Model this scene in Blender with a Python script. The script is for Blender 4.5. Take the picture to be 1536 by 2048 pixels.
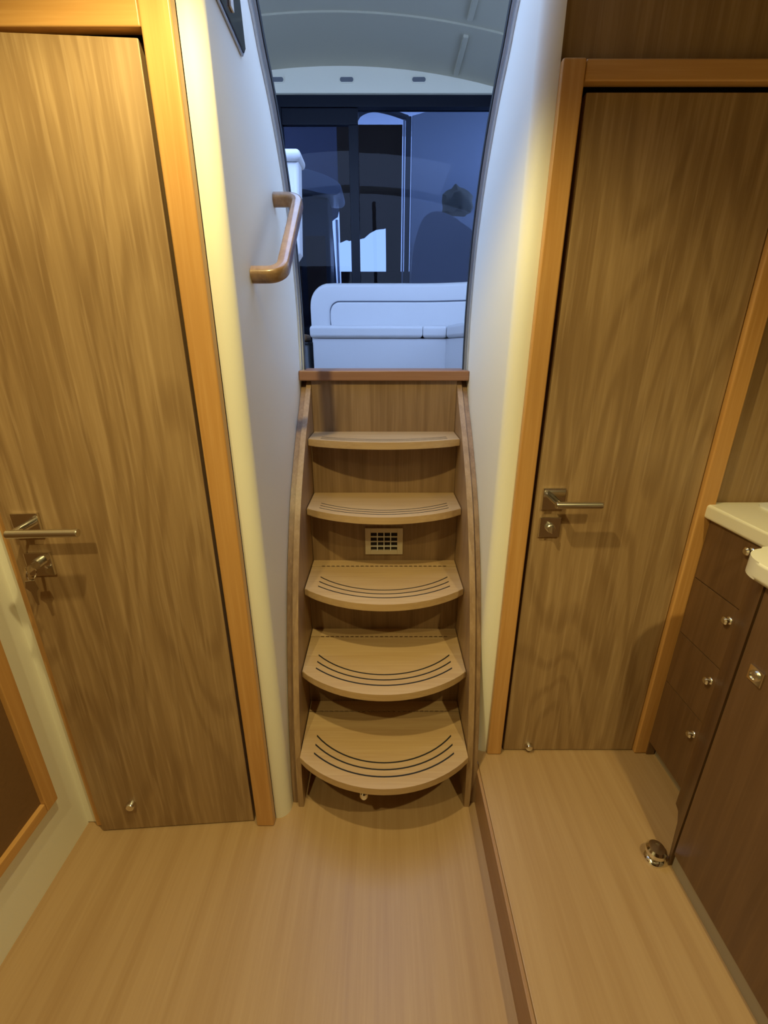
import bpy, bmesh, math
from mathutils import Vector, Matrix
PI = math.pi
for o in list(bpy.data.objects): bpy.data.objects.remove(o)
scene = bpy.context.scene
C = scene.collection

# ------------------------------------------------------------------ camera, world, exposure
cam = bpy.data.cameras.new('camera')
cam.sensor_fit = 'HORIZONTAL'; cam.sensor_width = 36.0
cam.lens = 890.0 / 1536.0 * 36.0
cam.clip_start = 0.02
camo = bpy.data.objects.new('camera', cam); C.objects.link(camo)
camo.location = (0, 0, 1.30); camo.rotation_euler = (math.radians(90 - 20.6), 0, 0)
scene.camera = camo
w = bpy.data.worlds.new('overcast_sky'); scene.world = w; w.use_nodes = True
w.node_tree.nodes['Background'].inputs[0].default_value = (0.40, 0.58, 1.0, 1)
w.node_tree.nodes['Background'].inputs[1].default_value = 4.6
vs = scene.view_settings
vs.view_transform = 'Standard'; vs.look = 'None'; vs.gamma = 1.0; vs.use_curve_mapping = False
vs.exposure = 0.0
WARM = (1.0, 0.84, 0.36)

# ------------------------------------------------------------------ helpers
def link(name, bm, mat, parent=None, smooth=True, angle=35):
    """bm holds world coordinates; the parts are stored relative to their parent's base."""
    me = bpy.data.meshes.new(name)
    bmesh.ops.recalc_face_normals(bm, faces=bm.faces[:])
    base = Vector((0, 0, 0))
    p = parent
    while p is not None:
        base += p.location; p = p.parent
    if parent is None:
        xs = [v.co for v in bm.verts]
        lo = Vector((min(v.x for v in xs), min(v.y for v in xs), min(v.z for v in xs)))
        hi = Vector((max(v.x for v in xs), max(v.y for v in xs), max(v.z for v in xs)))
        base = Vector(((lo.x + hi.x) / 2, (lo.y + hi.y) / 2, lo.z))
    bmesh.ops.translate(bm, verts=bm.verts[:], vec=-base)
    bm.to_mesh(me); bm.free()
    if smooth:
        for f in me.polygons: f.use_smooth = True
        me.set_sharp_from_angle(angle=math.radians(angle))
    o = bpy.data.objects.new(name, me); C.objects.link(o)
    if mat is not None: me.materials.append(mat)
    if smooth:
        wn = o.modifiers.new('weighted', 'WEIGHTED_NORMAL'); wn.keep_sharp = True; wn.weight = 80
    if parent is not None: o.parent = parent
    else: o.location = base
    return o
def tag(o, label, cat, group=None, kind=None):
    o['label'] = label; o['category'] = cat
    if group: o['group'] = group
    if kind: o['kind'] = kind
    return o
def thing(name, loc, label, cat, group=None, kind=None):
    o = bpy.data.objects.new(name, None); C.objects.link(o)
    o.location = loc; o.empty_display_size = 0.05
    return tag(o, label, cat, group, kind)
def new(): return bmesh.new()
def box(bm, x0, x1, y0, y1, z0, z1, bev=0, seg=2):
    r = bmesh.ops.create_cube(bm, size=1)
    vs_ = r['verts']
    for v in vs_:
        v.co = Vector(((x0 + x1) / 2 + v.co.x * (x1 - x0), (y0 + y1) / 2 + v.co.y * (y1 - y0), (z0 + z1) / 2 + v.co.z * (z1 - z0)))
    if bev:
        es = list({e for v in vs_ for e in v.link_edges})
        bmesh.ops.bevel(bm, geom=es, offset=bev, segments=seg, affect='EDGES', profile=0.5)
    return bm
def prism(bm, pts, a0, a1, axis='x', bev=0, seg=2):
    """closed outline pts extruded from a0 to a1. axis x: pts are (y,z); y: (x,z); z: (x,y)."""
    def co(p, a):
        return {'x': (a, p[0], p[1]), 'y': (p[0], a, p[1]), 'z': (p[0], p[1], a)}[axis]
    A = [bm.verts.new(co(p, a0)) for p in pts]; B = [bm.verts.new(co(p, a1)) for p in pts]
    fs = [bm.faces.new(A), bm.faces.new(B[::-1])]
    n = len(pts)
    for i in range(n): bm.faces.new((A[i], B[i], B[(i + 1) % n], A[(i + 1) % n]))
    if bev:
        es = list(fs[0].edges) + list(fs[1].edges)
        bmesh.ops.bevel(bm, geom=es, offset=bev, segments=seg, affect='EDGES', profile=0.5)
    return bm
def tube(bm, path, r, n=12, caps=True, sx=1.0, up=None):
    path = [Vector(p) for p in path]
    rings = []
    ref = None
    for i, p in enumerate(path):
        t = (path[min(i + 1, len(path) - 1)] - path[max(i - 1, 0)]).normalized()
        if ref is None:
            ref = Vector(up) if up else (Vector((0, 0, 1)) if abs(t.z) < 0.9 else Vector((1, 0, 0)))
        u = (ref - t * ref.dot(t)).normalized(); ref = u
        v = t.cross(u)
        rr = r[i] if isinstance(r, (list, tuple)) else r
        rings.append([bm.verts.new(p + u * math.cos(2 * PI * k / n) * rr + v * math.sin(2 * PI * k / n) * rr * sx) for k in range(n)])
    for a, b in zip(rings, rings[1:]):
        for k in range(n): bm.faces.new((a[k], a[(k + 1) % n], b[(k + 1) % n], b[k]))
    if caps: bm.faces.new(rings[0][::-1]); bm.faces.new(rings[-1])
    return bm
def lathe(bm, prof, origin, axis=(0, 0, 1), n=20):
    """prof: (radius, height) pairs along axis from origin."""
    ax = Vector(axis).normalized()
    u = ax.orthogonal().normalized(); v = ax.cross(u); o = Vector(origin)
    rings = []
    for r, h in prof:
        if r < 1e-6: rings.append([bm.verts.new(o + ax * h)])
        else: rings.append([bm.verts.new(o + ax * h + (u * math.cos(2 * PI * k / n) + v * math.sin(2 * PI * k / n)) * r) for k in range(n)])
    for a, b in zip(rings, rings[1:]):
        for k in range(n):
            k2 = (k + 1) % n
            if len(a) == 1 and len(b) == 1: continue
            if len(a) == 1: bm.faces.new((a[0], b[k2], b[k]))
            elif len(b) == 1: bm.faces.new((a[k], a[k2], b[0]))
            else: bm.faces.new((a[k], a[k2], b[k2], b[k]))
    if len(rings[0]) > 1: bm.faces.new(rings[0][::-1])
    if len(rings[-1]) > 1: bm.faces.new(rings[-1])
    return bm
def smooth_path(pts, n=8):
    """Catmull-Rom through pts."""
    P = [Vector(p) for p in pts]; out = []
    for i in range(len(P) - 1):
        p0 = P[i - 1] if i else P[0] * 2 - P[1]
        p1, p2 = P[i], P[i + 1]
        p3 = P[i + 2] if i + 2 < len(P) else P[-1] * 2 - P[-2]
        for k in range(n):
            t = k / n
            out.append(0.5 * ((2 * p1) + (p2 - p0) * t + (2 * p0 - 5 * p1 + 4 * p2 - p3) * t * t + (3 * p1 - p0 - 3 * p2 + p3) * t ** 3))
    out.append(P[-1]); return out

# ------------------------------------------------------------------ materials
def nodes(name):
    m = bpy.data.materials.new(name); m.use_nodes = True
    nt = m.node_tree
    return m, nt, nt.nodes, nt.links, nt.nodes['Principled BSDF']
def plain(name, col, rough=0.5, metal=0.0, bump=0.0, bscale=60, spec=0.5, var=0.0):
    m, nt, N, L, b = nodes(name)
    b.inputs['Base Color'].default_value = (*col, 1); b.inputs['Roughness'].default_value = rough
    b.inputs['Metallic'].default_value = metal
    b.inputs['Specular IOR Level'].default_value = spec
    if bump or var:
        tc = N.new('ShaderNodeTexCoord'); nz = N.new('ShaderNodeTexNoise')
        nz.inputs['Scale'].default_value = bscale; nz.inputs['Detail'].default_value = 3
        L.new(tc.outputs['Object'], nz.inputs['Vector'])
        if bump:
            bp = N.new('ShaderNodeBump'); bp.inputs['Strength'].default_value = bump; bp.inputs['Distance'].default_value = 0.003
            L.new(nz.outputs['Fac'], bp.inputs['Height']); L.new(bp.outputs[0], b.inputs['Normal'])
        if var:
            mx = N.new('ShaderNodeMix'); mx.data_type = 'RGBA'
            mx.inputs['A'].default_value = (*[c * (1 - var) for c in col], 1); mx.inputs['B'].default_value = (*[min(1, c * (1 + var)) for c in col], 1)
            L.new(nz.outputs['Fac'], mx.inputs['Factor']); L.new(mx.outputs['Result'], b.inputs['Base Color'])
    return m
def wood(name, base, dark, light, axis='z', rings=9.0, ring_amt=0.5, streak=0.5, rough=0.42, cross=5.0, along=0.55, fine=150.0, coat=0.0):
    m, nt, N, L, b = nodes(name)
    tc = N.new('ShaderNodeTexCoord'); oi = N.new('ShaderNodeObjectInfo')
    sc = N.new('ShaderNodeMath'); sc.operation = 'MULTIPLY'; sc.inputs[1].default_value = 13.7
    L.new(oi.outputs['Random'], sc.inputs[0])
    ad = N.new('ShaderNodeVectorMath'); ad.operation = 'ADD'
    L.new(tc.outputs['Object'], ad.inputs[0]); L.new(sc.outputs[0], ad.inputs[1])
    def mapped(cr, al):
        mp = N.new('ShaderNodeMapping')
        s = {'x': (al, cr, cr), 'y': (cr, al, cr), 'z': (cr, cr, al)}[axis]
        mp.inputs['Scale'].default_value = s
        L.new(ad.outputs[0], mp.inputs['Vector']); return mp
    def noise(cr, al, detail=2.0, rgh=0.5, dist=0.0):
        nz = N.new('ShaderNodeTexNoise'); nz.inputs['Scale'].default_value = 1.0
        nz.inputs['Detail'].default_value = detail; nz.inputs['Roughness'].default_value = rgh; nz.inputs['Distortion'].default_value = dist
        L.new(mapped(cr, al).outputs[0], nz.inputs['Vector']); return nz.outputs['Fac']
    def math_(op, a, bb=None, cl=False):
        n = N.new('ShaderNodeMath'); n.operation = op; n.use_clamp = cl
        for i, v in enumerate((a, bb)):
            if v is None: continue
            if isinstance(v, (int, float)): n.inputs[i].default_value = v
            else: L.new(v, n.inputs[i])
        return n.outputs[0]
    def ramp(fac, p0, p1):
        r = N.new('ShaderNodeMapRange'); r.inputs['From Min'].default_value = p0; r.inputs['From Max'].default_value = p1
        L.new(fac, r.inputs['Value']); return r.outputs[0]
    def mix(f, a, bb):
        mx = N.new('ShaderNodeMix'); mx.data_type = 'RGBA'
        L.new(f, mx.inputs['Factor'])
        for k, v in (('A', a), ('B', bb)):
            if isinstance(v, tuple): mx.inputs[k].default_value = (*v, 1)
            else: L.new(v, mx.inputs[k])
        return mx.outputs['Result']
    # growth rings: iso-lines of a stretched noise field give cathedral grain
    field = noise(cross, along, 1.5, 0.4, 0.15)
    wob = noise(cross * 9, along * 5, 2.0)
    ph = math_('ADD', math_('MULTIPLY', field, rings * 6.283), math_('MULTIPLY', wob, 1.6))
    ring = ramp(math_('SINE', ph), 0.1, 1.0)
    fine_n = noise(fine, 5.0, 2.0, 0.6)
    mid_n = noise(34.0, 1.1, 3.0, 0.55)
    c = mix(ramp(mid_n, 0.2, 0.6), dark, base)
    c = mix(math_('MULTIPLY', ring, ring_amt), c, dark)
    lit = math_('MULTIPLY', ramp(fine_n, 0.5, 0.78), streak)
    c = mix(lit, c, light)
    por = math_('MULTIPLY', ramp(fine_n, 0.47, 0.25), streak * 0.55)
    c = mix(por, c, dark)
    L.new(c, b.inputs['Base Color'])
    L.new(math_('ADD', math_('MULTIPLY', mid_n, 0.12), rough - 0.06), b.inputs['Roughness'])
    bp = N.new('ShaderNodeBump'); bp.inputs['Strength'].default_value = 0.12; bp.inputs['Distance'].default_value = 0.0015
    L.new(fine_n, bp.inputs['Height']); L.new(bp.outputs[0], b.inputs['Normal'])
    if coat: b.inputs['Coat Weight'].default_value = coat; b.inputs['Coat Roughness'].default_value = 0.12
    return m
def glass(name, tint, rough=0.0, refl=0.0):
    m, nt, N, L, b = nodes(name)
    N.remove(b)
    out = N['Material Output']
    tr = N.new('ShaderNodeBsdfTransparent'); tr.inputs[0].default_value = (*tint, 1)
    gl = N.new('ShaderNodeBsdfGlossy'); gl.inputs['Roughness'].default_value = rough
    lw = N.new('ShaderNodeFresnel'); lw.inputs['IOR'].default_value = 1.36
    mul = N.new('ShaderNodeMath'); mul.operation = 'MULTIPLY_ADD'; mul.inputs[1].default_value = 0.4; mul.inputs[2].default_value = refl
    L.new(lw.outputs[0], mul.inputs[0])
    mx = N.new('ShaderNodeMixShader')
    L.new(mul.outputs[0], mx.inputs[0]); L.new(tr.outputs[0], mx.inputs[1]); L.new(gl.outputs[0], mx.inputs[2])
    L.new(mx.outputs[0], out.inputs[0])
    return m
OAK = dict(base=(0.36, 0.23, 0.115), dark=(0.235, 0.138, 0.064), light=(0.53, 0.365, 0.205))
M = {}
M['door'] = wood('oak_veneer_door', axis='z', rings=13, ring_amt=0.62, streak=0.5, cross=4.5, along=0.95, fine=120, **OAK)
M['bulkhead'] = wood('oak_veneer_bulkhead', (0.32, 0.20, 0.095), (0.22, 0.125, 0.055), (0.44, 0.30, 0.17), 'z', rings=12, ring_amt=0.4, streak=0.5)
M['cabinet'] = wood('oak_veneer_cabinet', (0.16, 0.084, 0.038), (0.11, 0.055, 0.024), (0.21, 0.117, 0.056), 'z', rings=12, ring_amt=0.4, streak=0.4)
TR = ((0.58, 0.31, 0.105), (0.47, 0.23, 0.065), (0.68, 0.40, 0.16))
M['trim_z'] = wood('cherry_trim_upright', *TR, axis='z', rings=5, ring_amt=0.35, streak=0.45, cross=14, rough=0.35)
M['trim_x'] = wood('cherry_trim_level', *TR, axis='x', rings=5, ring_amt=0.35, streak=0.45, cross=14, rough=0.35)
M['trim_y'] = wood('cherry_trim_fore_aft', *TR, axis='y', rings=5, ring_amt=0.35, streak=0.45, cross=14, rough=0.35)
M['floor'] = wood('oak_laminate_floor', (0.43, 0.275, 0.142), (0.36, 0.215, 0.102), (0.50, 0.34, 0.19), 'y', rings=3, ring_amt=0.16, streak=0.3, cross=3, rough=0.38)
M['step'] = wood('oak_step_face', (0.36, 0.20, 0.10), (0.28, 0.15, 0.07), (0.44, 0.27, 0.15), 'y', rings=3, ring_amt=0.2, streak=0.4)
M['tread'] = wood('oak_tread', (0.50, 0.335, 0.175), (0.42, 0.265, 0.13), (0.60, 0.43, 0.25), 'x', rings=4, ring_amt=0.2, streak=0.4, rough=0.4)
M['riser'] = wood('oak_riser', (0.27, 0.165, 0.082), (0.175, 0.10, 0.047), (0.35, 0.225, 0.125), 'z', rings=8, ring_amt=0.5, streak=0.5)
M['stringer'] = wood('oak_stringer', (0.36, 0.23, 0.125), (0.24, 0.145, 0.075), (0.46, 0.31, 0.185), 'z', rings=5, ring_amt=0.35, streak=0.5)
M['stringer_dark'] = wood('teak_edge', (0.30, 0.185, 0.105), (0.19, 0.11, 0.06), (0.38, 0.25, 0.15), 'z', rings=5, ring_amt=0.4, streak=0.5, cross=16)
M['sill'] = wood('teak_sill', (0.27, 0.13, 0.065), (0.20, 0.09, 0.045), (0.34, 0.18, 0.10), 'x', rings=4, ring_amt=0.3, streak=0.4)
M['rail'] = wood('varnished_teak', (0.27, 0.165, 0.09), (0.17, 0.095, 0.048), (0.38, 0.25, 0.155), 'y', rings=5, ring_amt=0.45, streak=0.4, cross=18, rough=0.3, coat=0.6)
M['ivory'] = plain('ivory_vinyl', (0.83, 0.80, 0.70), 0.55, bump=0.06, bscale=260)
M['beige'] = plain('beige_headliner', (0.42, 0.38, 0.30), 0.8)
M['white'] = plain('white_vinyl', (0.84, 0.84, 0.83), 0.5, bump=0.05, bscale=260)
M['headliner'] = plain('headliner', (0.42, 0.38, 0.27), 0.75, bump=0.04, bscale=200)
M['fascia'] = plain('fascia_grp', (0.74, 0.68, 0.52), 0.45)
M['leather'] = plain('white_leather', (0.62, 0.62, 0.63), 0.42, bump=0.12, bscale=180)
M['piping'] = plain('grey_piping', (0.08, 0.09, 0.12), 0.5)
M['chrome'] = plain('chrome', (0.78, 0.76, 0.72), 0.12, 1.0)
M['satin'] = plain('satin_steel', (0.70, 0.66, 0.58), 0.28, 1.0)
M['alu'] = plain('aluminium_trim', (0.52, 0.54, 0.58), 0.35, 1.0)
M['black'] = plain('black_seal', (0.008, 0.009, 0.012), 0.5)
M['blackframe'] = plain('black_aluminium', (0.006, 0.008, 0.014), 0.4, spec=0.15)
M['gloss_black'] = plain('black_gloss_panel', (0.006, 0.008, 0.014), 0.08)
M['groove'] = plain('black_rubber_inlay', (0.012, 0.009, 0.007), 0.6)
M['gap'] = plain('painted_gap_shade', (0.02, 0.012, 0.008), 0.9)  # near-black colour that paints the shade inside gaps and hollows
M['brown'] = plain('brown_leather_panel', (0.17, 0.088, 0.035), 0.6, bump=0.15, bscale=120, var=0.12)
M['worktop'] = plain('cream_worktop', (0.78, 0.73, 0.58), 0.3)
M['sink'] = plain('white_acrylic', (0.86, 0.86, 0.84), 0.2)
M['kick'] = plain('grey_kickboard', (0.30, 0.25, 0.19), 0.4)
M['ventframe'] = plain('beige_vent', (0.55, 0.46, 0.33), 0.5)
M['slat'] = plain('vent_slat', (0.62, 0.60, 0.55), 0.4)
M['pane'] = glass('tinted_pane', (0.42, 0.46, 0.55))
M['window'] = glass('clear_window', (0.92, 0.95, 0.97), refl=0.02)
M['canvas'] = plain('brown_canvas', (0.07, 0.038, 0.018), 0.85, bump=0.3, bscale=40)
M['grp'] = plain('white_gelcoat', (0.62, 0.66, 0.72), 0.3)
M['lavender'] = plain('lavender_pane_haze', (0.16, 0.165, 0.23), 0.5)  # haze of the narrow glass pane put into the panel colour
M['greypanel'] = plain('grey_panel', (0.12, 0.125, 0.135), 0.5)
M['carpet'] = plain('saloon_floor', (0.22, 0.14, 0.08), 0.5)
m_, nt_, N_, L_, b_ = nodes('lamp_lens')
b_.inputs['Emission Color'].default_value = (*WARM, 1); b_.inputs['Emission Strength'].default_value = 6.0
M['lens'] = m_

# ------------------------------------------------------------------ large structure: lower cabin
def struct(name, bm, mat, label, cat, parent=None, **k):
    o = link(name, bm, mat, parent, **k)
    if parent is None: tag(o, label, cat, kind='structure')
    return o
CEIL = 2.05
struct('floor', box(new(), -0.90, 0.283, -2.0, 1.62, -0.04, 0.0), M['floor'], 'pale oak laminate floor of the lower cabin at the foot of the ladder', 'floor')
struct('floor_galley', box(new(), 0.2835, 1.5, -2.0, 1.08, 0.104, 0.12, 0.003), M['floor'], 'raised pale oak platform floor in front of the galley door', 'floor')
struct('trim_step', box(new(), 0.2745, 0.2835, -2.0, 0.99, 0.0, 0.1185, 0.002), M['step'], 'brown wooden face board of the step up to the galley platform', 'step board')

# left wall with the narrow white return beside the left door
bm = new(); box(bm, -0.92, -0.858, -2.0, 0.893, 0, CEIL); box(bm, -0.92, -0.829, 0.893, 0.95, 0, CEIL, 0.006)
struct('wall_left', bm, M['ivory'], 'ivory side wall next to the handled oak door with keys', 'wall')
bm = new(); box(bm, -0.829, -0.32, 0.906, 0.95, 1.81, CEIL); 
struct('wall_back_left', bm, M['ivory'], 'ivory strip of bulkhead above the door with keys', 'wall')
struct('wall_behind_door_left', box(new(), -0.86, -0.325, 0.955, 0.97, 0, CEIL), M['gap'], 'added dark sheet for the shade in the gaps of the door with keys', 'wall')  # added sheet: closes off stray light and keeps the door gaps dark
struct('wall_rear', box(new(), -0.92, 1.5, -2.06, -2.0, 0, CEIL), M['cabinet'], 'dark oak wall at the forward end of the cabin', 'wall')
struct('wall_right', box(new(), 1.44, 1.5, -2.0, 1.05, 0.12, CEIL), M['bulkhead'], 'oak wall behind the galley worktop', 'wall')
bm = new(); box(bm, -0.92, 1.5, -2.06, 0.90, CEIL, CEIL + 0.04); box(bm, -0.92, -0.322, 0.90, 1.12, CEIL, CEIL + 0.04); box(bm, 0.32, 1.5, 0.90, 1.12, CEIL, CEIL + 0.04)
struct('ceiling', bm, M['beige'], 'beige ceiling of the lower cabin', 'ceiling')
bm = new(); box(bm, 0.812, 1.5, 1.045, 1.08, 0, CEIL); box(bm, 0.317, 0.812, 1.045, 1.08, 1.782, CEIL)
struct('wall_back_right', bm, M['bulkhead'], 'oak veneer bulkhead around the galley door', 'wall')
struct('wall_behind_door_right', box(new(), 0.317, 0.83, 1.085, 1.10, 0, CEIL), M['gap'], 'added dark sheet for the shade in the gaps of the galley door', 'wall')  # added sheet behind the leaf, dark so its gaps look shaded
struct('light_block_under_saloon', box(new(), -0.34, 0.34, 1.625, 1.65, 0, 1.1895), M['gap'], 'added dark board blocking daylight behind the ladder risers', 'wall')  # board added to stop daylight leaking past the risers

# curved edge of the companionway opening (depth, height)
EDGE = [(1.552, 1.222), (1.560, 1.32), (1.556, 1.44), (1.530, 1.575), (1.482, 1.69), (1.420, 1.785), (1.345, 1.865), (1.280, 1.915), (1.228, 1.965), (1.13, 2.02), (1.0, 2.055), (0.90, 2.066)]
edge_s = [(p.x, p.y) for p in smooth_path([(a, b, 0) for a, b in EDGE], 5)]
def side_wall(sgn, yf, r):
    bm = new()
    out = [(yf, 0.0), (1.62, 0.0), (1.62, 1.20), (1.552, 1.20)] + edge_s + [(yf, 2.066)]
    if yf > 0.9: out = [p for p in out if p[0] >= yf - 1e-6]; out[-1] = (yf, 2.062)
    prism(bm, out, sgn * 0.276, sgn * 0.3165, 'x')
    es = [e for e in bm.edges if all(abs(v.co.y - yf) < 1e-4 and abs(abs(v.co.x) - 0.276) < 1e-4 for v in e.verts)]
    bmesh.ops.bevel(bm, geom=es, offset=r, segments=10, affect='EDGES', profile=0.5)
    return bm
struct('wall_companionway_left', side_wall(-1, 0.906, 0.036), M['ivory'], 'ivory companionway side wall carrying the wooden handrail', 'wall')
struct('wall_companionway_right', side_wall(1, 1.030, 0.036), M['ivory'], 'ivory companionway side wall beside the galley door, without a handrail', 'wall')
def edge_strip(sgn, x0, x1, off0, off1):
    bm = new()
    pts = [Vector((a, b, 0)) for a, b in edge_s]
    A = []
    for i, p in enumerate(pts):
        t = (pts[min(i + 1, len(pts) - 1)] - pts[max(i - 1, 0)]).normalized()
        nrm = Vector((t.y, -t.x, 0))            # towards the saloon
        a = p + nrm * off0; b = p + nrm * off1
        A.append([bm.verts.new((sgn * x, q.x, q.y)) for x, q in ((x0, a), (x1, a), (x1, b), (x0, b))])
    for a, b in zip(A, A[1:]):
        for k in range(4): bm.faces.new((a[k], a[(k + 1) % 4], b[(k + 1) % 4], b[k]))
    bm.faces.new(A[0][::-1]); bm.faces.new(A[-1])
    return bm
for sgn, side, lab in ((-1, 'left', 'curved aluminium door track on the companionway edge beside the handrail'), (1, 'right', 'curved aluminium door track on the companionway edge beside the galley door')):
    t = thing('trim_companionway_' + side, (sgn * 0.29, 1.55, 1.222), lab, 'trim', kind='structure')
    link('metal_edge', edge_strip(sgn, 0.266, 0.300, 0.0005, 0.009), M['alu'], t)
    link('rubber_seal', edge_strip(sgn, 0.264, 0.316, 0.0095, 0.028), M['black'], t)
    link('guide_rib', edge_strip(sgn, 0.270, 0.2755, -0.020, -0.014), M['alu'], t)

# ------------------------------------------------------------------ saloon shell above the ladder
SF = 1.08
def crown(x): return 3.075 - 0.10 * (x + 0.30) ** 2
struct('floor_saloon', box(new(), -1.9, 1.6, 1.655, 5.6, SF - 0.05, SF), M['carpet'], 'dark floor of the upper saloon behind the sill', 'floor')
def ceil_strip(y0, y1, dz):
    bm = new(); xs = [-1.95 + 3.6 * i / 36 for i in range(37)]
    prism(bm, [(x, crown(x) + dz) for x in xs] + [(x, crown(x) + dz + 0.05) for x in xs[::-1]], y0, y1, 'y')
    return bm
bm = ceil_strip(3.38, 3.93, 0.0)
struct('ceiling_saloon', bm, M['headliner'], 'cambered grey headliner panel of the saloon next to the sliding door', 'ceiling')
struct('ceiling_saloon_forward', ceil_strip(2.55, 3.38, 0.010), M['headliner'], 'cambered grey headliner panel of the saloon above the companionway', 'ceiling')
bm = ceil_strip(1.2, 1.32, 0.028)
for xa, xb in ((-1.95, -1.3), (0.7, 1.65)):
    prism(bm, [(xa, crown(xa) + 0.028), (xb, crown(xb) + 0.028), (xb, crown(xb) + 0.078), (xa, crown(xa) + 0.078)], 1.32, 2.55, 'y')
struct('trim_added_roof_opening', bm, M['headliner'], 'grey headliner surround of the roof opening added for daylight above the helm', 'trim')  # roof opening added out of view to bring daylight onto the companionway walls
for y0, y1, dz in ((3.45, 3.86, 0.0), (2.75, 3.33, 0.010)):
    for x in (0.485, -1.085):
        bm = new(); z = crown(x) + dz
        box(bm, x - 0.016, x + 0.016, y0, y1, z - 0.014, z + 0.02, 0.006)
        struct('trim_headliner', bm, M['headliner'], 'slim grey batten along the saloon headliner', 'trim')['group'] = 'headliner battens'
def side_shell(x0, x1):
    bm = new(); box(bm, x0, x1, -0.1, 5.6, 1.0, 1.9); 
    z = crown((x0 + x1) / 2)
    box(bm, x0, x1, 0.6, 4.15, 2.62, z + 0.1)
    for a, b in ((0.55, 0.65), (2.4, 2.5), (3.9, 4.15)): box(bm, x0, x1, a, b, 1.9, 2.62)
    return bm
struct('wall_saloon_left', side_shell(-1.95, -1.9), M['grp'], 'white saloon side wall behind the helm seat', 'wall')
struct('wall_saloon_right', side_shell(1.6, 1.65), M['grp'], 'white saloon side wall behind the corner sofa', 'wall')
# forward bulkhead and dashboard either side of the opening, then the dash closing over the cabin
for sgn, side, x1 in ((-1, 'left', -1.9), (1, 'right', 1.6)):
    bm = new()
    pr = [(1.64, SF)] + [(1.64, 1.15)] + [(a + 0.012, b + 0.012) for a, b in edge_s] + [(-0.08, 2.11)]
    pr2 = [(-0.08, 2.095)] + [(a, b) for a, b in edge_s[::-1]] + [(1.62, 1.15), (1.62, SF)]
    xs = sorted((sgn * 0.318, x1))
    prism(bm, pr + pr2, xs[0], xs[1], 'x')
    struct('wall_saloon_forward_' + side, bm, M['grp'], 'curved white dashboard moulding beside the companionway, %s side' % ('helm' if sgn < 0 else 'sofa'), 'wall')
struct('wall_dash', box(new(), -0.318, 0.318, -0.08, 0.90, 2.095, 2.11), M['grp'], 'white dashboard top above the cabin', 'wall')
bm = new()
xs = [-1.9, 1.6]
A = [Vector((x, y, z)) for x in xs for y, z in ((-0.08, 2.11), (1.22, 3.02))]
for x in (-1.9, -0.15, 1.56):
    tube(bm, [(x + 0.02, -0.08, 2.11), (x + 0.02, 1.22, 3.0 if x == -0.15 else 2.78)], 0.025, 8)
struct('trim_windscreen', bm, M['blackframe'], 'slim black posts of the sloping windscreen', 'trim')
# window panes at the sides
n_w = 1
for x in (-1.93, 1.63):
    for a, b in ((0.65, 2.4), (2.5, 3.9)):
        struct('window_%d' % n_w, box(new(), x - 0.003, x + 0.003, a, b, 1.9, 2.62), M['window'], 'clear side window of the saloon on the %s' % ('helm side' if x < 0 else 'sofa side'), 'window'); n_w += 1

# fascia above the sliding door with three slots
FD = 3.90
xs = [-1.9 + 3.5 * i / 30 for i in range(31)]
bm = new(); prism(bm, [(-1.9, 2.930), (1.6, 2.930)] + [(x, max(2.94, crown(x) + 0.004)) for x in xs[::-1]], FD, FD + 0.03, 'y')
fas = struct('wall_saloon_aft', bm, M['fascia'], 'pale arched fascia above the black framed sliding door', 'wall')
for x, lab in ((-0.735, 'small oval slot vent in the fascia above the narrow sliding pane'), (-0.256, 'small oval slot vent in the fascia above the black stile between the panes'), (0.239, 'small oval slot vent in the fascia above the wide fixed pane')):
    t = thing('vent_slot', (x, FD, 3.0), lab, 'vent', 'slot vents in the fascia')
    def oval(rx, rz, n=24):
        pts = []
        for k in range(n):
            a = 2 * PI * k / n
            cx = (rx - rz) * (1 if math.cos(a) > 0 else -1)
            pts.append((x + cx + rz * math.cos(a), 3.0 + rz * math.sin(a)))
        return pts
    link('rim', prism(new(), oval(0.052, 0.019), FD - 0.006, FD - 0.0005, 'y', 0.002), M['fascia'], t)
    link('slot', prism(new(), oval(0.046, 0.013), FD - 0.0075, FD - 0.0062, 'y'), M['greypanel'], t)

# black framed sliding door
GD = 3.95
d3 = thing('door_3', (0, GD, SF), 'black framed glass sliding door behind the corner sofa', 'glass door', kind='structure')
link('header', box(new(), -1.6, 1.5, GD - 0.03, GD + 0.05, 2.862, 2.929, 0.004), M['blackframe'], d3)
link('frame_post', box(new(), -1.6, -0.725, GD - 0.03, GD + 0.05, SF, 2.862, 0.004), M['blackframe'], d3)
link('frame_post', box(new(), 1.2, 1.5, GD - 0.03, GD + 0.05, SF, 2.862, 0.004), M['blackframe'], d3)
link('leaf_top_rail', box(new(), -0.725, -0.185, GD - 0.02, GD + 0.02, 2.765, 2.860, 0.004), M['blackframe'], d3)
link('leaf_stile', box(new(), -0.253, -0.185, GD - 0.02, GD + 0.02, SF + 0.08, 2.765, 0.004), M['blackframe'], d3)
link('leaf_bottom_rail', box(new(), -0.725, 1.2, GD - 0.02, GD + 0.02, SF, SF + 0.08, 0.004), M['blackframe'], d3)
link('pane', box(new(), -0.725, -0.253, GD - 0.004, GD + 0.004, SF + 0.08, 2.765), M['pane'], d3)
link('pane', box(new(), -0.185, 1.2, GD + 0.022, GD + 0.030, SF + 0.08, 2.862), M['pane'], d3)

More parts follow.
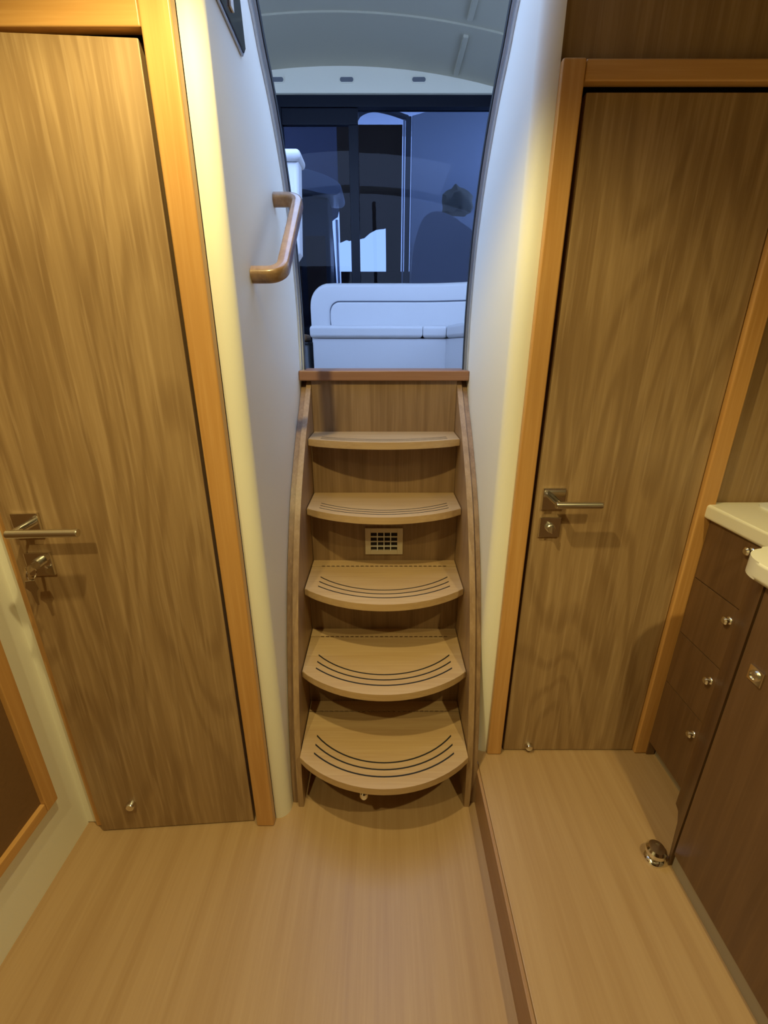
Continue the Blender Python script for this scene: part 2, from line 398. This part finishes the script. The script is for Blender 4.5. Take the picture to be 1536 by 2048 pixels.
# ------------------------------------------------------------------ door frames
def frame(name, label, jl, jr, zt, zb, hh, y0, y1):
    """jl/jr: (x0,x1) of the jambs, zt header underside, hh header height"""
    t = thing(name, ((jl[0] + jr[1]) / 2, y1, zb), label, 'door frame', kind='structure')
    link('jamb', box(new(), jl[0], jl[1], jl[2], y1, zb, zt + hh, 0.004, 3), M['trim_z'], t)
    link('jamb', box(new(), jr[0], jr[1], jr[2], y1, zb, zt + hh, 0.004, 3), M['trim_z'], t)
    link('header', box(new(), jl[1] + 0.0006, jr[0] - 0.0006, y0 + 0.0005, y1, zt, zt + hh, 0.003, 3), M['trim_x'], t)
    return t
frame('trim_1', 'orange brown wooden frame around the door with keys', (-0.828, -0.804, 0.882), (-0.366, -0.3167, 0.882), 1.748, 0.001, 0.062, 0.884, 0.9055)
frame('trim_2', 'orange brown wooden frame around the galley door with a thumb turn', (0.3167, 0.3595, 1.018), (0.771, 0.811, 1.022), 1.744, 0.121, 0.032, 1.021, 1.0445)

# ------------------------------------------------------------------ doors
def square_plate(bm, x, z, y0, y1, s, bev=0.002): return box(bm, x - s / 2, x + s / 2, y0, y1, z - s / 2, z + s / 2, bev)
def handle_set(d, px, pz, y, bx0, bx1, out):
    h = link('handle_rosette', square_plate(new(), px, pz, y - 0.008, y, 0.055), M['chrome'], d)
    ax = bx0 + (0.012 if bx1 > bx0 else -0.012)
    link('lever_neck', tube(new(), [(px, y - 0.008, pz), (px, y - out, pz)], 0.0085, 14), M['chrome'], h)
    bm = new(); lathe(bm, [(0, 0), (0.0078, 0.0008), (0.0085, 0.003), (0.0085, bx1 - bx0 - 0.003), (0.0078, bx1 - bx0 - 0.0008), (0, bx1 - bx0)], (bx0, y - out, pz), (1, 0, 0), 16)
    link('lever', bm, M['satin'], h)
d1 = thing('door_1', (-0.3705, 0.897, 0.0), 'oak veneer door standing slightly ajar with keys in its lock', 'door', kind='structure')
link('door_leaf', box(new(), -0.802, -0.378, 0.897, 0.935, 0.004, 1.742, 0.002), M['door'], d1)
handle_set(d1, -0.752, 0.944, 0.897, -0.762, -0.622, 0.052)
lk = link('lock_plate', square_plate(new(), -0.750, 0.853, 0.890, 0.897, 0.055), M['chrome'], d1)
link('lock_cylinder', lathe(new(), [(0.0, 0), (0.011, 0), (0.011, 0.012), (0, 0.012)], (-0.750, 0.890, 0.858), (0, -1, 0), 16), M['satin'], lk)
bm = new()
box(bm, -0.7515, -0.7485, 0.852, 0.880, 0.850, 0.866, 0.001)
tube(bm, [(-0.750, 0.862 + 0.014 * math.cos(a), 0.846 + 0.014 * math.sin(a)) for a in [2 * PI * k / 16 for k in range(17)]], 0.0016, 6, caps=False)
link('key', bm, M['chrome'], lk)
bm = new()
prism(bm, [(-0.762, 0.832), (-0.742, 0.834), (-0.738, 0.815), (-0.746, 0.806), (-0.747, 0.775), (-0.753, 0.772), (-0.756, 0.806), (-0.766, 0.815)], 0.8545, 0.857, 'y', 0.0006)
link('spare_key', bm, M['chrome'], lk)
link('door_bumper', lathe(new(), [(0.013, 0), (0.013, 0.008), (0.010, 0.014), (0, 0.016)], (-0.703, 0.897, 0.103), (0, -1, 0), 18), M['chrome'], d1)
d1.rotation_euler.z = math.radians(3.9)
d2 = thing('door_2', (0.768, 1.033, 0.12), 'oak veneer galley door with lever handle and thumb turn', 'door', kind='structure')
link('door_leaf', box(new(), 0.3705, 0.7690, 1.033, 1.07, 0.124, 1.733, 0.002), M['door'], d2)
handle_set(d2, 0.414, 0.948, 1.033, 0.402, 0.512, 0.052)
lk = link('lock_plate', square_plate(new(), 0.414, 0.873, 1.026, 1.033, 0.053), M['chrome'], d2)
bm = new(); lathe(bm, [(0, 0), (0.011, 0), (0.011, 0.008), (0.009, 0.010), (0, 0.010)], (0.414, 1.026, 0.873), (0, -1, 0), 16)
box(bm, 0.411, 0.417, 1.006, 1.017, 0.864, 0.882, 0.0015)
link('thumb_turn', bm, M['satin'], lk)
link('door_bumper', lathe(new(), [(0.012, 0), (0.012, 0.008), (0.009, 0.013), (0, 0.015)], (0.446, 1.033, 0.142), (0, -1, 0), 18), M['chrome'], d2)

# ------------------------------------------------------------------ companionway ladder
lad = thing('companionway_ladder', (0, 0.95, 0), 'curved oak companionway ladder with five bowed treads', 'ladder')
FRONT = [(0.940, 0.001), (0.945, 0.10), (0.968, 0.25), (1.005, 0.40), (1.052, 0.55), (1.115, 0.70), (1.215, 0.87), (1.350, 1.02), (1.445, 1.105), (1.535, 1.1895)]
front_s = [(p.x, p.y) for p in smooth_path([(a, b, 0) for a, b in FRONT], 5)]
BACK = [(1.60, 1.1895), (1.60, 1.0), (1.50, 0.80), (1.40, 0.60), (1.30, 0.40), (1.20, 0.20), (1.15, 0.001)]
for s in (-1, 1):
    st = link('stringer', prism(new(), front_s + BACK, s * 0.2405, s * 0.2565, 'x', 0.0015), M['stringer'], lad)
    inn = [(a + 0.014, b - 0.004 if b > 0.05 else b) for a, b in front_s]
    outl = [(a + 0.055, b - 0.02 if b > 0.05 else b) for a, b in front_s]
    link('stringer_edge', prism(new(), inn + outl[::-1], s * 0.2567, s * 0.2750, 'x', 0.002), M['stringer_dark'], st)
T = [(1.023, 1.389, 1.518, 0.055), (0.827, 1.290, 1.449, 0.078), (0.615, 1.169, 1.358, 0.088), (0.411, 1.048, 1.257, 0.093), (0.208, 0.934, 1.147, 0.097)]
def arc(hw, ys, sag, n=24, off=0.0, xe=None):
    """points of the bowed nose between +-hw, moved inward by off; xe limits the half width"""
    R = (hw * hw + sag * sag) / (2 * sag); cy = ys - sag + R; r2 = R - off
    xe = xe or hw
    return [(-xe + 2 * xe * k / n, cy - math.sqrt(max(r2 * r2 - (-xe + 2 * xe * k / n) ** 2, 0))) for k in range(n + 1)]
HW = 0.2385
for i, (h, ys, yb, sag) in enumerate(T):
    split = yb - 0.045
    nose = arc(HW, ys, sag)
    hinge = i >= 2
    tr = link('tread', prism(new(), nose + [(HW, split if hinge else yb), (-HW, split if hinge else yb)], h - 0.022, h, 'z', 0.0025), M['tread'], lad)
    if hinge:
        link('tread_back_strip', prism(new(), [(-HW, split + 0.003), (HW, split + 0.003), (HW, yb), (-HW, yb)], h - 0.022, h, 'z', 0.001), M['tread'], tr)
        bm = new(); x = -0.205
        while x < 0.2:
            tube(bm, [(x, split + 0.0015, h - 0.0003), (x + 0.010, split + 0.0015, h - 0.0003)], 0.0014, 8); x += 0.016
        link('piano_hinge', bm, M['chrome'], tr)
    d0 = {0: 0.020, 1: 0.026}.get(i, 0.036); st_ = {0: 0.014, 1: 0.018}.get(i, 0.0215)
    for k in range(3):
        off = d0 + k * st_
        gw = (0.0013, 0.0016, 0.0019, 0.0021, 0.0021)[i]
        a = arc(HW, ys, sag, 24, off - gw, 0.2); b = arc(HW, ys, sag, 24, off + gw, 0.2)
        link('groove_inlay', prism(new(), a + b[::-1], h - 0.0005, h + 0.0004, 'z'), M['groove'], tr, smooth=False)
zs = [1.2] + [t[0] - 0.022 for t in T]
for i, (h, ys, yb, sag) in enumerate(T):
    z1 = 1.19 if i == 0 else T[i - 1][0] - 0.0225
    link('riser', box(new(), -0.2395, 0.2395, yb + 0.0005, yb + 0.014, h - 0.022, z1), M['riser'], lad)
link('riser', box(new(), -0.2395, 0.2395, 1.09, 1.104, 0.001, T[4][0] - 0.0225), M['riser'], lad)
# vent grille on the riser under the second tread
yv = T[2][2]
from_z, to_z = 0.640, 0.735
vg = link('vent_grille', box(new(), -0.0625, -0.044, yv - 0.008, yv, from_z, to_z, 0.001), M['ventframe'], lad)
bm = bmesh.new(); bm.from_mesh(vg.data)
base = Vector(lad.location)
for a in ((0.044, 0.0625, from_z, to_z), (-0.044, 0.044, from_z, from_z + 0.016), (-0.044, 0.044, to_z - 0.016, to_z)):
    b2 = new(); box(b2, a[0] - base.x, a[1] - base.x, yv - 0.008 - base.y, yv - base.y, a[2] - base.z, a[3] - base.z, 0.001)
    me2 = bpy.data.meshes.new('tmp'); b2.to_mesh(me2); b2.free(); bm.from_mesh(me2); bpy.data.meshes.remove(me2)
bm.to_mesh(vg.data); bm.free()
link('vent_backing', box(new(), -0.044, 0.044, yv - 0.002, yv - 0.0002, from_z + 0.016, to_z - 0.016), M['gap'], vg)
for k in range(3):
    x = -0.022 + 0.022 * k
    link('vent_slat', box(new(), x - 0.0016, x + 0.0016, yv - 0.009, yv - 0.003, from_z + 0.014, to_z - 0.014), M['slat'], vg)
for k in range(3):
    z = from_z + 0.030 + 0.017 * k
    link('vent_slat', box(new(), -0.044, 0.044, yv - 0.007, yv - 0.0025, z - 0.002, z + 0.002), M['slat'], vg)
# chrome catch under the lowest tread
link('catch', lathe(new(), [(0.0, 0), (0.012, 0), (0.012, 0.010), (0.008, 0.014), (0.008, 0.030), (0.0115, 0.034), (0.0125, 0.046), (0.009, 0.054), (0, 0.056)], (-0.055, 0.872, T[4][0] - 0.022), (0, 0, -1), 18), M['chrome'], lad)
# sill
tag(link('threshold_sill', box(new(), -0.2755, 0.2755, 1.500, 1.66, 1.190, 1.222, 0.004, 3), M['sill'], None), 'dark teak sill at the top of the companionway ladder', 'sill')

# ------------------------------------------------------------------ handrail and dark panel on the left companionway wall
hr = thing('handrail', (-0.276, 1.04, 1.44), 'varnished wooden grab handle on the ivory companionway wall', 'handrail')
def rr(p, q, r, n=6):
    return p
A0, A1 = Vector((-0.2755, 1.318, 1.640)), Vector((-0.2755, 1.045, 1.437))
d_ = Vector((1, 0, 0)); rail = (A1 - A0).normalized()
OUT = 0.062; R = 0.030
path = [A0, A0 + d_ * (OUT - R)]
c0 = A0 + d_ * (OUT - R) + rail * R
for k in range(1, 8):
    a = k / 8 * PI / 2; path.append(c0 + d_ * R * math.sin(a) - rail * R * math.cos(a))
path.append(A0 + d_ * OUT + rail * R)
path.append((A0 + A1) / 2 + d_ * OUT)
c1 = A1 + d_ * (OUT - R) - rail * R
path.append(A1 + d_ * OUT - rail * R)
for k in range(1, 8):
    a = k / 8 * PI / 2; path.append(c1 + d_ * R * math.cos(a) + rail * R * math.sin(a))
path += [A1 + d_ * (OUT - R), A1]
def rail_sweep(bm, path, hw, hh, n=20):
    side = d_.cross(rail).normalized()       # constant: across the rail in the wall plane
    rings = []
    for i, p in enumerate(path):
        t = (path[min(i + 1, len(path) - 1)] - path[max(i - 1, 0)]).normalized()
        v = t.cross(side).normalized(); rg = []
        for k in range(n):
            a = 2 * PI * k / n
            cx = math.copysign(abs(math.cos(a)) ** 0.6, math.cos(a)); sy = math.copysign(abs(math.sin(a)) ** 0.6, math.sin(a))
            rg.append(bm.verts.new(p + side * cx * hw + v * sy * hh))
        rings.append(rg)
    for a, b in zip(rings, rings[1:]):
        for k in range(n): bm.faces.new((a[k], a[(k + 1) % n], b[(k + 1) % n], b[k]))
    bm.faces.new(rings[0][::-1]); bm.faces.new(rings[-1]); return bm
link('grip', rail_sweep(new(), path, 0.0155, 0.0135), M['rail'], hr, angle=60)
dp = thing('switch_panel', (-0.276, 1.03, 1.836), 'glossy black panel with a metal rim high on the companionway wall', 'panel')
link('rim', prism(new(), [(0.93, 1.832), (1.112, 1.820), (1.128, 1.834), (1.108, 1.955), (0.93, 1.955)], -0.2756, -0.2705, 'x', 0.002), M['alu'], dp)
link('face', prism(new(), [(0.934, 1.836), (1.110, 1.824), (1.123, 1.836), (1.104, 1.951), (0.934, 1.951)], -0.2704, -0.2680, 'x', 0.0008), M['gloss_black'], dp)
link('white_block', box(new(), -0.2679, -0.2640, 1.028, 1.046, 1.848, 1.880, 0.001), M['sink'], dp)  # small white block on the panel face

# ------------------------------------------------------------------ framed locker door on the left wall
ld = thing('locker_door', (-0.858, 0.45, 0.205), 'orange framed locker door with a dark brown panel on the ivory wall', 'locker door')
ly0, ly1, lz0, lz1 = 0.10, 0.815, 0.205, 1.62
fw = 0.036
link('panel', box(new(), -0.8575, -0.852, ly0 + fw, ly1 - fw, lz0 + fw * 0.8, lz1 - fw), M['brown'], ld)
link('stile', box(new(), -0.8575, -0.840, ly1 - fw, ly1, lz0, lz1, 0.003), M['trim_z'], ld)
link('stile', box(new(), -0.8575, -0.840, ly0, ly0 + fw, lz0, lz1, 0.003), M['trim_z'], ld)
link('rail', box(new(), -0.8575, -0.8405, ly0 + fw, ly1 - fw, lz0, lz0 + fw * 0.8, 0.003), M['trim_y'], ld)
link('rail', box(new(), -0.8575, -0.8405, ly0 + fw, ly1 - fw, lz1 - fw, lz1, 0.003), M['trim_y'], ld)

# ------------------------------------------------------------------ galley
dc = thing('drawer_cabinet', (1.0, 0.93, 0.12), 'dark oak galley cabinet with four drawers beside the door frame', 'cabinet')
link('body', box(new(), 0.822, 1.40, 0.862, 1.018, 0.165, 0.899), M['cabinet'], dc)
link('filler_strip', box(new(), 0.806, 0.83, 1.0185, 1.044, 0.121, 0.899, 0.001), M['cabinet'], dc)
link('kickboard', box(new(), 0.832, 1.40, 0.862, 1.018, 0.121, 0.1645), M['kick'], dc)
zz = [0.175, 0.405, 0.572, 0.738, 0.897]
kz = [0.352, 0.525, 0.699, 0.877]
for k in range(4):
    dr = link('drawer', box(new(), 0.803, 0.8215, 0.864, 1.0165, zz[k] + 0.0012, zz[k + 1] - 0.0012, 0.0012), M['cabinet'], dc)
    link('knob', lathe(new(), [(0.010, 0), (0.009, 0.002), (0.006, 0.004), (0.006, 0.006), (0.0095, 0.008), (0.0095, 0.012), (0.006, 0.015), (0, 0.0155)], (0.803, 0.880, kz[k]), (-1, 0, 0), 16), M['chrome'], dr)
cb = thing('door_cabinet', (1.0, 0.2, 0.12), 'dark oak galley cabinet with a square pull latch and angled corner post', 'cabinet')
link('corner_post', prism(new(), [(0.801, 0.862), (0.795, 0.842), (0.775, 0.812), (0.735, 0.766), (0.700, 0.726), (0.688, 0.7075), (0.76, 0.7075), (0.86, 0.80), (0.86, 0.862)], 0.1205, 0.899, 'z'), M['cabinet'], cb)
link('body', box(new(), 0.708, 1.40, -1.2, 0.704, 0.165, 0.899), M['cabinet'], cb)
link('kickboard', box(new(), 0.694, 1.40, -1.2, 0.704, 0.121, 0.1645), M['kick'], cb)
y = 0.7045
for k in range(3):
    dr = link('door', box(new(), 0.688, 0.7075, y - 0.45, y - 0.002, 0.168, 0.896, 0.0012), M['cabinet'], cb)
    lt = link('latch', box(new(), 0.6845, 0.688, y - 0.058, y - 0.026, 0.712, 0.744, 0.001), M['chrome'], dr)
    y -= 0.452
for l in [o for o in cb.children_recursive if o.name.startswith('latch')]:
    pass
for dr in [o for o in cb.children if o.name.startswith('door')]:
    yy = max(v.co.y for v in dr.data.vertices) + 0.2
    link('pull_ring', lathe(new(), [(0, 0), (0.0105, 0), (0.0105, 0.003), (0.007, 0.0045), (0.0055, 0.002), (0, 0.002)], (0.6845, yy - 0.040, 0.728), (-1, 0, 0), 16), M['satin'], dr)
# worktop
def arcp(cx, cy, r, a0, a1, n=10): return [(cx + r * math.cos(math.radians(a0 + (a1 - a0) * k / n)), cy + r * math.sin(math.radians(a0 + (a1 - a0) * k / n))) for k in range(n + 1)]
out = [(0.788, 1.0445), (0.797, 0.84)] + arcp(0.827, 0.83, 0.03, 180, 270, 6) + [(0.80, 0.792)] + arcp(0.732, 0.714, 0.060, 90, 180, 10) + [(0.672, -1.2), (1.42, -1.2), (1.42, 1.0445)]
wt = thing('worktop', (1.05, 0.0, 0.90), 'cream galley worktop with a rounded step in its front edge', 'worktop')
link('slab', prism(new(), out, 0.900, 0.935, 'z', 0.007, 4), M['worktop'], wt)
sk = thing('sink', (1.1, 0.86, 0.935), 'white acrylic sink let into the cream worktop by the bulkhead', 'sink')
bm = new()
ro = [(x, y) for x, y in arcp(0.94, 0.99, 0.04, 180, 90, 6) + arcp(1.28, 0.99, 0.04, 90, 0, 6) + arcp(1.28, 0.72, 0.04, 0, -90, 6) + arcp(0.94, 0.72, 0.04, 270, 180, 6)]
rings = []
cx, cy = 1.11, 0.855
for sc_, z in ((1.0, 0.9352), (1.0, 0.9385), (0.97, 0.9395), (0.86, 0.9388), (0.83, 0.9365), (0.80, 0.9358), (0.4, 0.9354)):
    rings.append([bm.verts.new((cx + (x - cx) * sc_, cy + (y - cy) * sc_, z)) for x, y in ro])
for a, b in zip(rings, rings[1:]):
    for k in range(len(ro)): bm.faces.new((a[k], a[(k + 1) % len(ro)], b[(k + 1) % len(ro)], b[k]))
bm.faces.new(rings[-1]); bm.faces.new(rings[0][::-1])
link('lid', bm, M['sink'], sk)
link('finger_knob', lathe(new(), [(0.012, 0), (0.012, 0.006), (0.009, 0.010), (0, 0.011)], (1.11, 0.80, 0.9353), (0, 0, 1), 16), M['chrome'], sk)
# chrome door stop
ds = thing('door_stop', (0.660, 0.722, 0.12), 'round chrome door stop on the raised floor by the cabinet corner', 'door stop')
link('base', lathe(new(), [(0.022, 0.0005), (0.022, 0.006), (0.019, 0.010), (0.014, 0.012), (0.014, 0.020), (0, 0.020)], (0.660, 0.722, 0.12), (0, 0, 1), 24), M['chrome'], ds)
link('head', lathe(new(), [(0.0, 0.0205), (0.018, 0.0205), (0.0225, 0.026), (0.0225, 0.037), (0.018, 0.043), (0, 0.045)], (0.660, 0.722, 0.12), (0, 0, 1), 24), M['chrome'], ds)

# ------------------------------------------------------------------ saloon furniture
sofa = thing('corner_sofa', (0.2, 3.6, SF), 'white leather corner sofa with rounded back in the saloon', 'sofa')
SX = -0.525; BX = -0.556
link('base', prism(new(), [(SX + 0.015, 3.42), (0.445, 3.42), (0.50, 2.5), (1.15, 2.5), (1.15, 3.80), (SX + 0.015, 3.80)], SF + 0.0005, 1.340, 'z', 0.006), M['leather'], sofa)
def cushion(pts, z0, z1, b): return prism(new(), pts, z0, z1, 'z', b, 5)
link('seat_cushion', cushion([(SX, 3.40), (0.272, 3.40), (0.272, 3.70), (SX, 3.70)], 1.343, 1.430, 0.026), M['leather'], sofa)
link('seat_cushion', cushion([(0.276, 3.40), (0.438, 3.40), (0.60, 3.70), (0.276, 3.70)], 1.343, 1.430, 0.026), M['leather'], sofa)
link('seat_cushion', cushion([(0.443, 3.395), (0.490, 2.50), (0.98, 2.50), (0.98, 3.69), (0.604, 3.69)], 1.343, 1.430, 0.026), M['leather'], sofa)
# backrest swept in plan, rounded at its free end
plan = smooth_path([(BX, 3.70, 0), (-0.2, 3.70, 0), (0.1, 3.70, 0), (0.36, 3.695, 0), (0.60, 3.62, 0), (0.82, 3.48, 0), (0.92, 3.25, 0), (0.93, 2.9, 0), (0.93, 2.5, 0)], 8)
extra = [Vector((BX + 0.15 * (1 - math.cos(PI / 2 * k / 8)), 3.70, 0)) for k in range(8)]
plan = extra + [p for p in plan if p.x > BX + 0.151 or p.y < 3.69]
bm = new(); rows = []
for i, p in enumerate(plan):
    t = (plan[min(i + 1, len(plan) - 1)] - plan[max(i - 1, 0)]).normalized(); nr = Vector((-t.y, t.x, 0))
    q = min((p.x - BX) / 0.15, 1.0) if p.y > 3.6 else 1.0
    top = 1.59 + 0.142 * math.sqrt(max(0, 1 - (1 - q) ** 2)) + 0.0
    rb = 0.03
    prof = [(0.0, 1.30), (0.0, top - rb), (0.009, top - 0.009), (rb, top), (0.12 - rb, top), (0.111, top - 0.009), (0.12, top - rb), (0.12, 1.30)]
    rows.append([bm.verts.new((p.x + nr.x * a, p.y + nr.y * a, z)) for a, z in prof])
for a, b in zip(rows, rows[1:]):
    for k in range(8): bm.faces.new((a[k], a[(k + 1) % 8], b[(k + 1) % 8], b[k]))
bm.faces.new(rows[0][::-1]); bm.faces.new(rows[-1])
bk = link('backrest', bm, M['leather'], sofa, angle=50)
# inset back pad with dark piping
def pad_top(x, y): 
    q = max(0.0, min((x + 0.405) / 0.07, 1.0)) if y > 3.6 else 1.0
    return 1.535 + 0.07 * math.sqrt(max(0, 1 - (1 - q) ** 2))
padplan = [Vector((-0.405 + 0.07 * (1 - math.cos(PI / 2 * k / 8)), 3.70, 0)) for k in range(8)] + [p for p in plan if p.x > -0.334 or p.y < 3.69]
bm = new(); rows = []; pip = [Vector((-0.405, 3.688, 1.42))]
for i, p in enumerate(padplan):
    t = (padplan[min(i + 1, len(padplan) - 1)] - padplan[max(i - 1, 0)]).normalized(); nr = Vector((t.y, -t.x, 0))
    top = pad_top(p.x, p.y)
    prof = [(0.0, 1.40), (0.014, 1.40), (0.016, top - 0.02), (0.011, top - 0.006), (0.0, top - 0.001)]
    rows.append([bm.verts.new((p.x + nr.x * a, p.y + nr.y * a, z)) for a, z in prof])
    pip.append(Vector((p.x + nr.x * 0.009, p.y + nr.y * 0.009, top)))
for a, b in zip(rows, rows[1:]):
    for k in range(5): bm.faces.new((a[k], a[(k + 1) % 5], b[(k + 1) % 5], b[k]))
bm.faces.new(rows[0][::-1]); bm.faces.new(rows[-1])
pd = link('back_pad', bm, M['leather'], sofa, angle=50)
link('piping', tube(new(), pip, 0.0045, 8), M['piping'], pd)

hs = thing('helm_seat', (-0.68, 2.3, SF), 'white leather helm seat behind the handrail', 'seat')
link('backrest', prism(new(), [(-0.98, 1.64), (-0.44, 1.64), (-0.392, 1.70), (-0.375, 2.055), (-0.98, 2.055)], 2.36, 2.47, 'y', 0.022, 4), M['leather'], hs)
link('top_roll', box(new(), -1.0, -0.362, 2.335, 2.49, 2.052, 2.092, 0.018, 4), M['leather'], hs)
link('seat_cushion', box(new(), -0.98, -0.44, 1.95, 2.40, 1.52, 1.638, 0.03, 4), M['leather'], hs)
link('pedestal', lathe(new(), [(0.16, 0.0005), (0.16, 0.02), (0.05, 0.03), (0.05, 0.41), (0.12, 0.438), (0, 0.438)], (-0.71, 2.18, SF), (0, 0, 1), 20), M['alu'], hs)

sc2 = thing('side_locker', (-0.70, 3.72, SF), 'dark grey low locker at the free end of the corner sofa', 'locker')
link('body', box(new(), -0.83, -0.548, 3.40, 3.66, SF + 0.001, 1.30, 0.003), M['greypanel'], sc2)
link('top', box(new(), -0.835, -0.542, 3.39, 3.67, 1.3005, 1.318, 0.004), M['black'], sc2)
bol = link('bolster', box(new(), -0.82, -0.555, 3.43, 3.65, 1.3185, 1.372, 0.024, 4), M['brown'], None)
tag(bol, 'brown bolster cushion lying on the dark grey locker', 'cushion')

# ------------------------------------------------------------------ covered cockpit behind the glass
CD = 5.0
struct('ceiling_cockpit', box(new(), -1.9, 1.6, 4.0, 5.6, 3.29, 3.33), M['grp'], 'white cockpit roof overhang beyond the sliding door', 'ceiling')
cv = thing('canvas_screen', (-0.1, CD, SF), 'dark brown canvas cockpit screen with a clear gap', 'canvas')
top = [(0.168, 3.065), (-0.235, 3.065)]
rag = [(-0.43, 2.235), (-0.40, 2.245), (-0.37, 2.262), (-0.34, 2.250), (-0.30, 2.262), (-0.25, 2.262), (-0.19, 2.275), (-0.14, 2.320), (-0.08, 2.348), (0.0, 2.352), (0.02, 2.365), (0.02, 1.985), (0.168, 1.985)]
link('curtain', prism(new(), [(-0.43, 3.165)] + rag + [(0.168, 3.165)], CD, CD + 0.02, 'y', 0.004), M['canvas'], cv)
link('lower_panel', box(new(), -0.43, 0.60, CD, CD + 0.02, SF + 0.01, 1.984, 0.004), M['canvas'], cv)
link('side_panel', prism(new(), [(-1.6, SF + 0.01), (-0.475, SF + 0.01), (-0.475, 1.85), (-0.505, 2.42), (-0.445, 2.45), (-0.431, 2.5), (-0.431, 3.28), (-1.6, 3.28)], CD, CD + 0.02, 'y', 0.004), M['lavender'], cv)
link('edge_pole', tube(new(), [(-0.445, CD - 0.02, SF + 0.001), (-0.455, CD - 0.02, 2.42)], 0.014, 10), M['alu'], cv)
arch = thing('cockpit_arch', (0, CD - 0.05, SF), 'pale arched cockpit frame around the brown canvas', 'frame')
ap = smooth_path([(-0.26, CD - 0.05, 3.17), (-0.21, CD - 0.05, 3.225), (-0.10, CD - 0.05, 3.255), (0.05, CD - 0.05, 3.235), (0.215, CD - 0.05, 3.19)], 6)
link('arch_bar', tube(new(), ap, 0.022, 10), M['greypanel'], arch)
link('post', box(new(), 0.195, 0.245, CD - 0.07, CD - 0.03, SF + 0.001, 3.20, 0.006), M['greypanel'], arch)
link('post_rim', box(new(), 0.172, 0.190, CD - 0.06, CD - 0.04, SF + 0.001, 3.18, 0.003), M['grp'], arch)
struct('wall_cockpit', prism(new(), [(0.25, SF), (1.6, SF), (1.6, 3.285), (0.62, 3.285), (0.25, 3.20)], CD - 0.08, CD - 0.02, 'y', 0.01), M['grp'], 'pale blue grey moulded cockpit side panel', 'wall')
ck = thing('seat_reflection', (0.55, 4.5, SF), 'pale rounded seat shape beyond the glass, standing in for a reflection', 'seat')  # modelled shape in place of a seat reflected in the glass
bo = [(0.24, SF + 0.35), (0.24, 1.9), (0.265, 2.12), (0.32, 2.28), (0.40, 2.345), (0.52, 2.34), (0.66, 2.27), (0.80, 2.16), (0.85, 1.9), (0.85, SF + 0.35)]
bo = [(p.x, p.y) for p in smooth_path([(a, b, 0) for a, b in bo], 5)]
link('backrest', prism(new(), bo, 4.40, 4.54, 'y', 0.03, 4), M['leather'], ck)
link('seat_base', box(new(), 0.24, 0.90, 4.12, 4.60, SF + 0.001, SF + 0.42, 0.03, 3), M['leather'], ck)
bm = new(); bmesh.ops.create_icosphere(bm, subdivisions=3, radius=1.0)
for v in bm.verts:
    k = 1 + 0.06 * math.sin(7 * v.co.x + 3 * v.co.z) + 0.06 * math.sin(9 * v.co.y + 5 * v.co.z) + 0.06 * math.sin(17 * v.co.z + 8 * v.co.x)
    v.co = Vector((0.62 + v.co.x * 0.13 * k, 4.47 + v.co.y * 0.09 * k, 2.40 + max(-0.35, v.co.z) * 0.15 * k))
tag(link('folded_cover', bm, M['headliner'], None), 'crumpled grey cover lying on top of the pale seat shape', 'cover')
cs = thing('console_reflection', (-0.62, 4.5, SF), 'pale cockpit console with a rounded top and brown doors', 'console')  # solid shapes added in place of reflections in the sliding pane
link('top', prism(new(), [(p.x, p.y) for p in smooth_path([(-0.95, 2.62, 0), (-0.70, 2.64, 0), (-0.50, 2.60, 0), (-0.36, 2.53, 0), (-0.38, 2.46, 0), (-0.52, 2.47, 0), (-0.70, 2.50, 0), (-0.95, 2.50, 0)], 5)], 4.35, 4.75, 'y', 0.01), M['grp'], cs)
link('body', box(new(), -0.95, -0.47, 4.45, 4.75, SF + 0.001, 2.465, 0.02, 3), M['greypanel'], cs)
for a in (-0.90, -0.68):
    link('door', box(new(), a, a + 0.17, 4.43, 4.449, 1.45, 2.18, 0.004), M['brown'], cs)

# ------------------------------------------------------------------ lamps of the lower cabin
def downlight(x, y, power, label, angle=None, blend=0.6, r=0.018):
    t = thing('downlight', (x, y, CEIL - 0.012), label, 'light', 'cabin downlights')
    link('bezel', lathe(new(), [(0.030, 0), (0.042, 0.002), (0.042, 0.0118), (0.030, 0.0118), (0.030, 0.0)], (x, y, CEIL - 0.012), (0, 0, 1), 24), M['chrome'], t)
    link('lens', lathe(new(), [(0, 0.006), (0.0298, 0.006), (0.0298, 0.0115), (0, 0.0115)], (x, y, CEIL - 0.012), (0, 0, 1), 24), M['lens'], t)
    if angle:
        ld_ = bpy.data.lights.new('downlight_lamp', 'SPOT'); ld_.spot_size = math.radians(angle); ld_.spot_blend = blend; ld_.shadow_soft_size = r
    else:
        ld_ = bpy.data.lights.new('downlight_lamp', 'POINT'); ld_.shadow_soft_size = r
    ld_.energy = power; ld_.color = WARM
    lo = bpy.data.objects.new('downlight_lamp', ld_); C.objects.link(lo); lo.parent = t; lo.location = (0, 0, -0.035)
downlight(-0.50, -0.10, 28, 'round chrome downlight in the ceiling by the locker door', 122, 0.5)
downlight(0.62, -0.02, 40, 'round chrome downlight in the ceiling over the galley', 120, 0.7)
downlight(-0.25, 0.49, 38, 'round chrome downlight in the ceiling before the ladder', 144, 0.4)
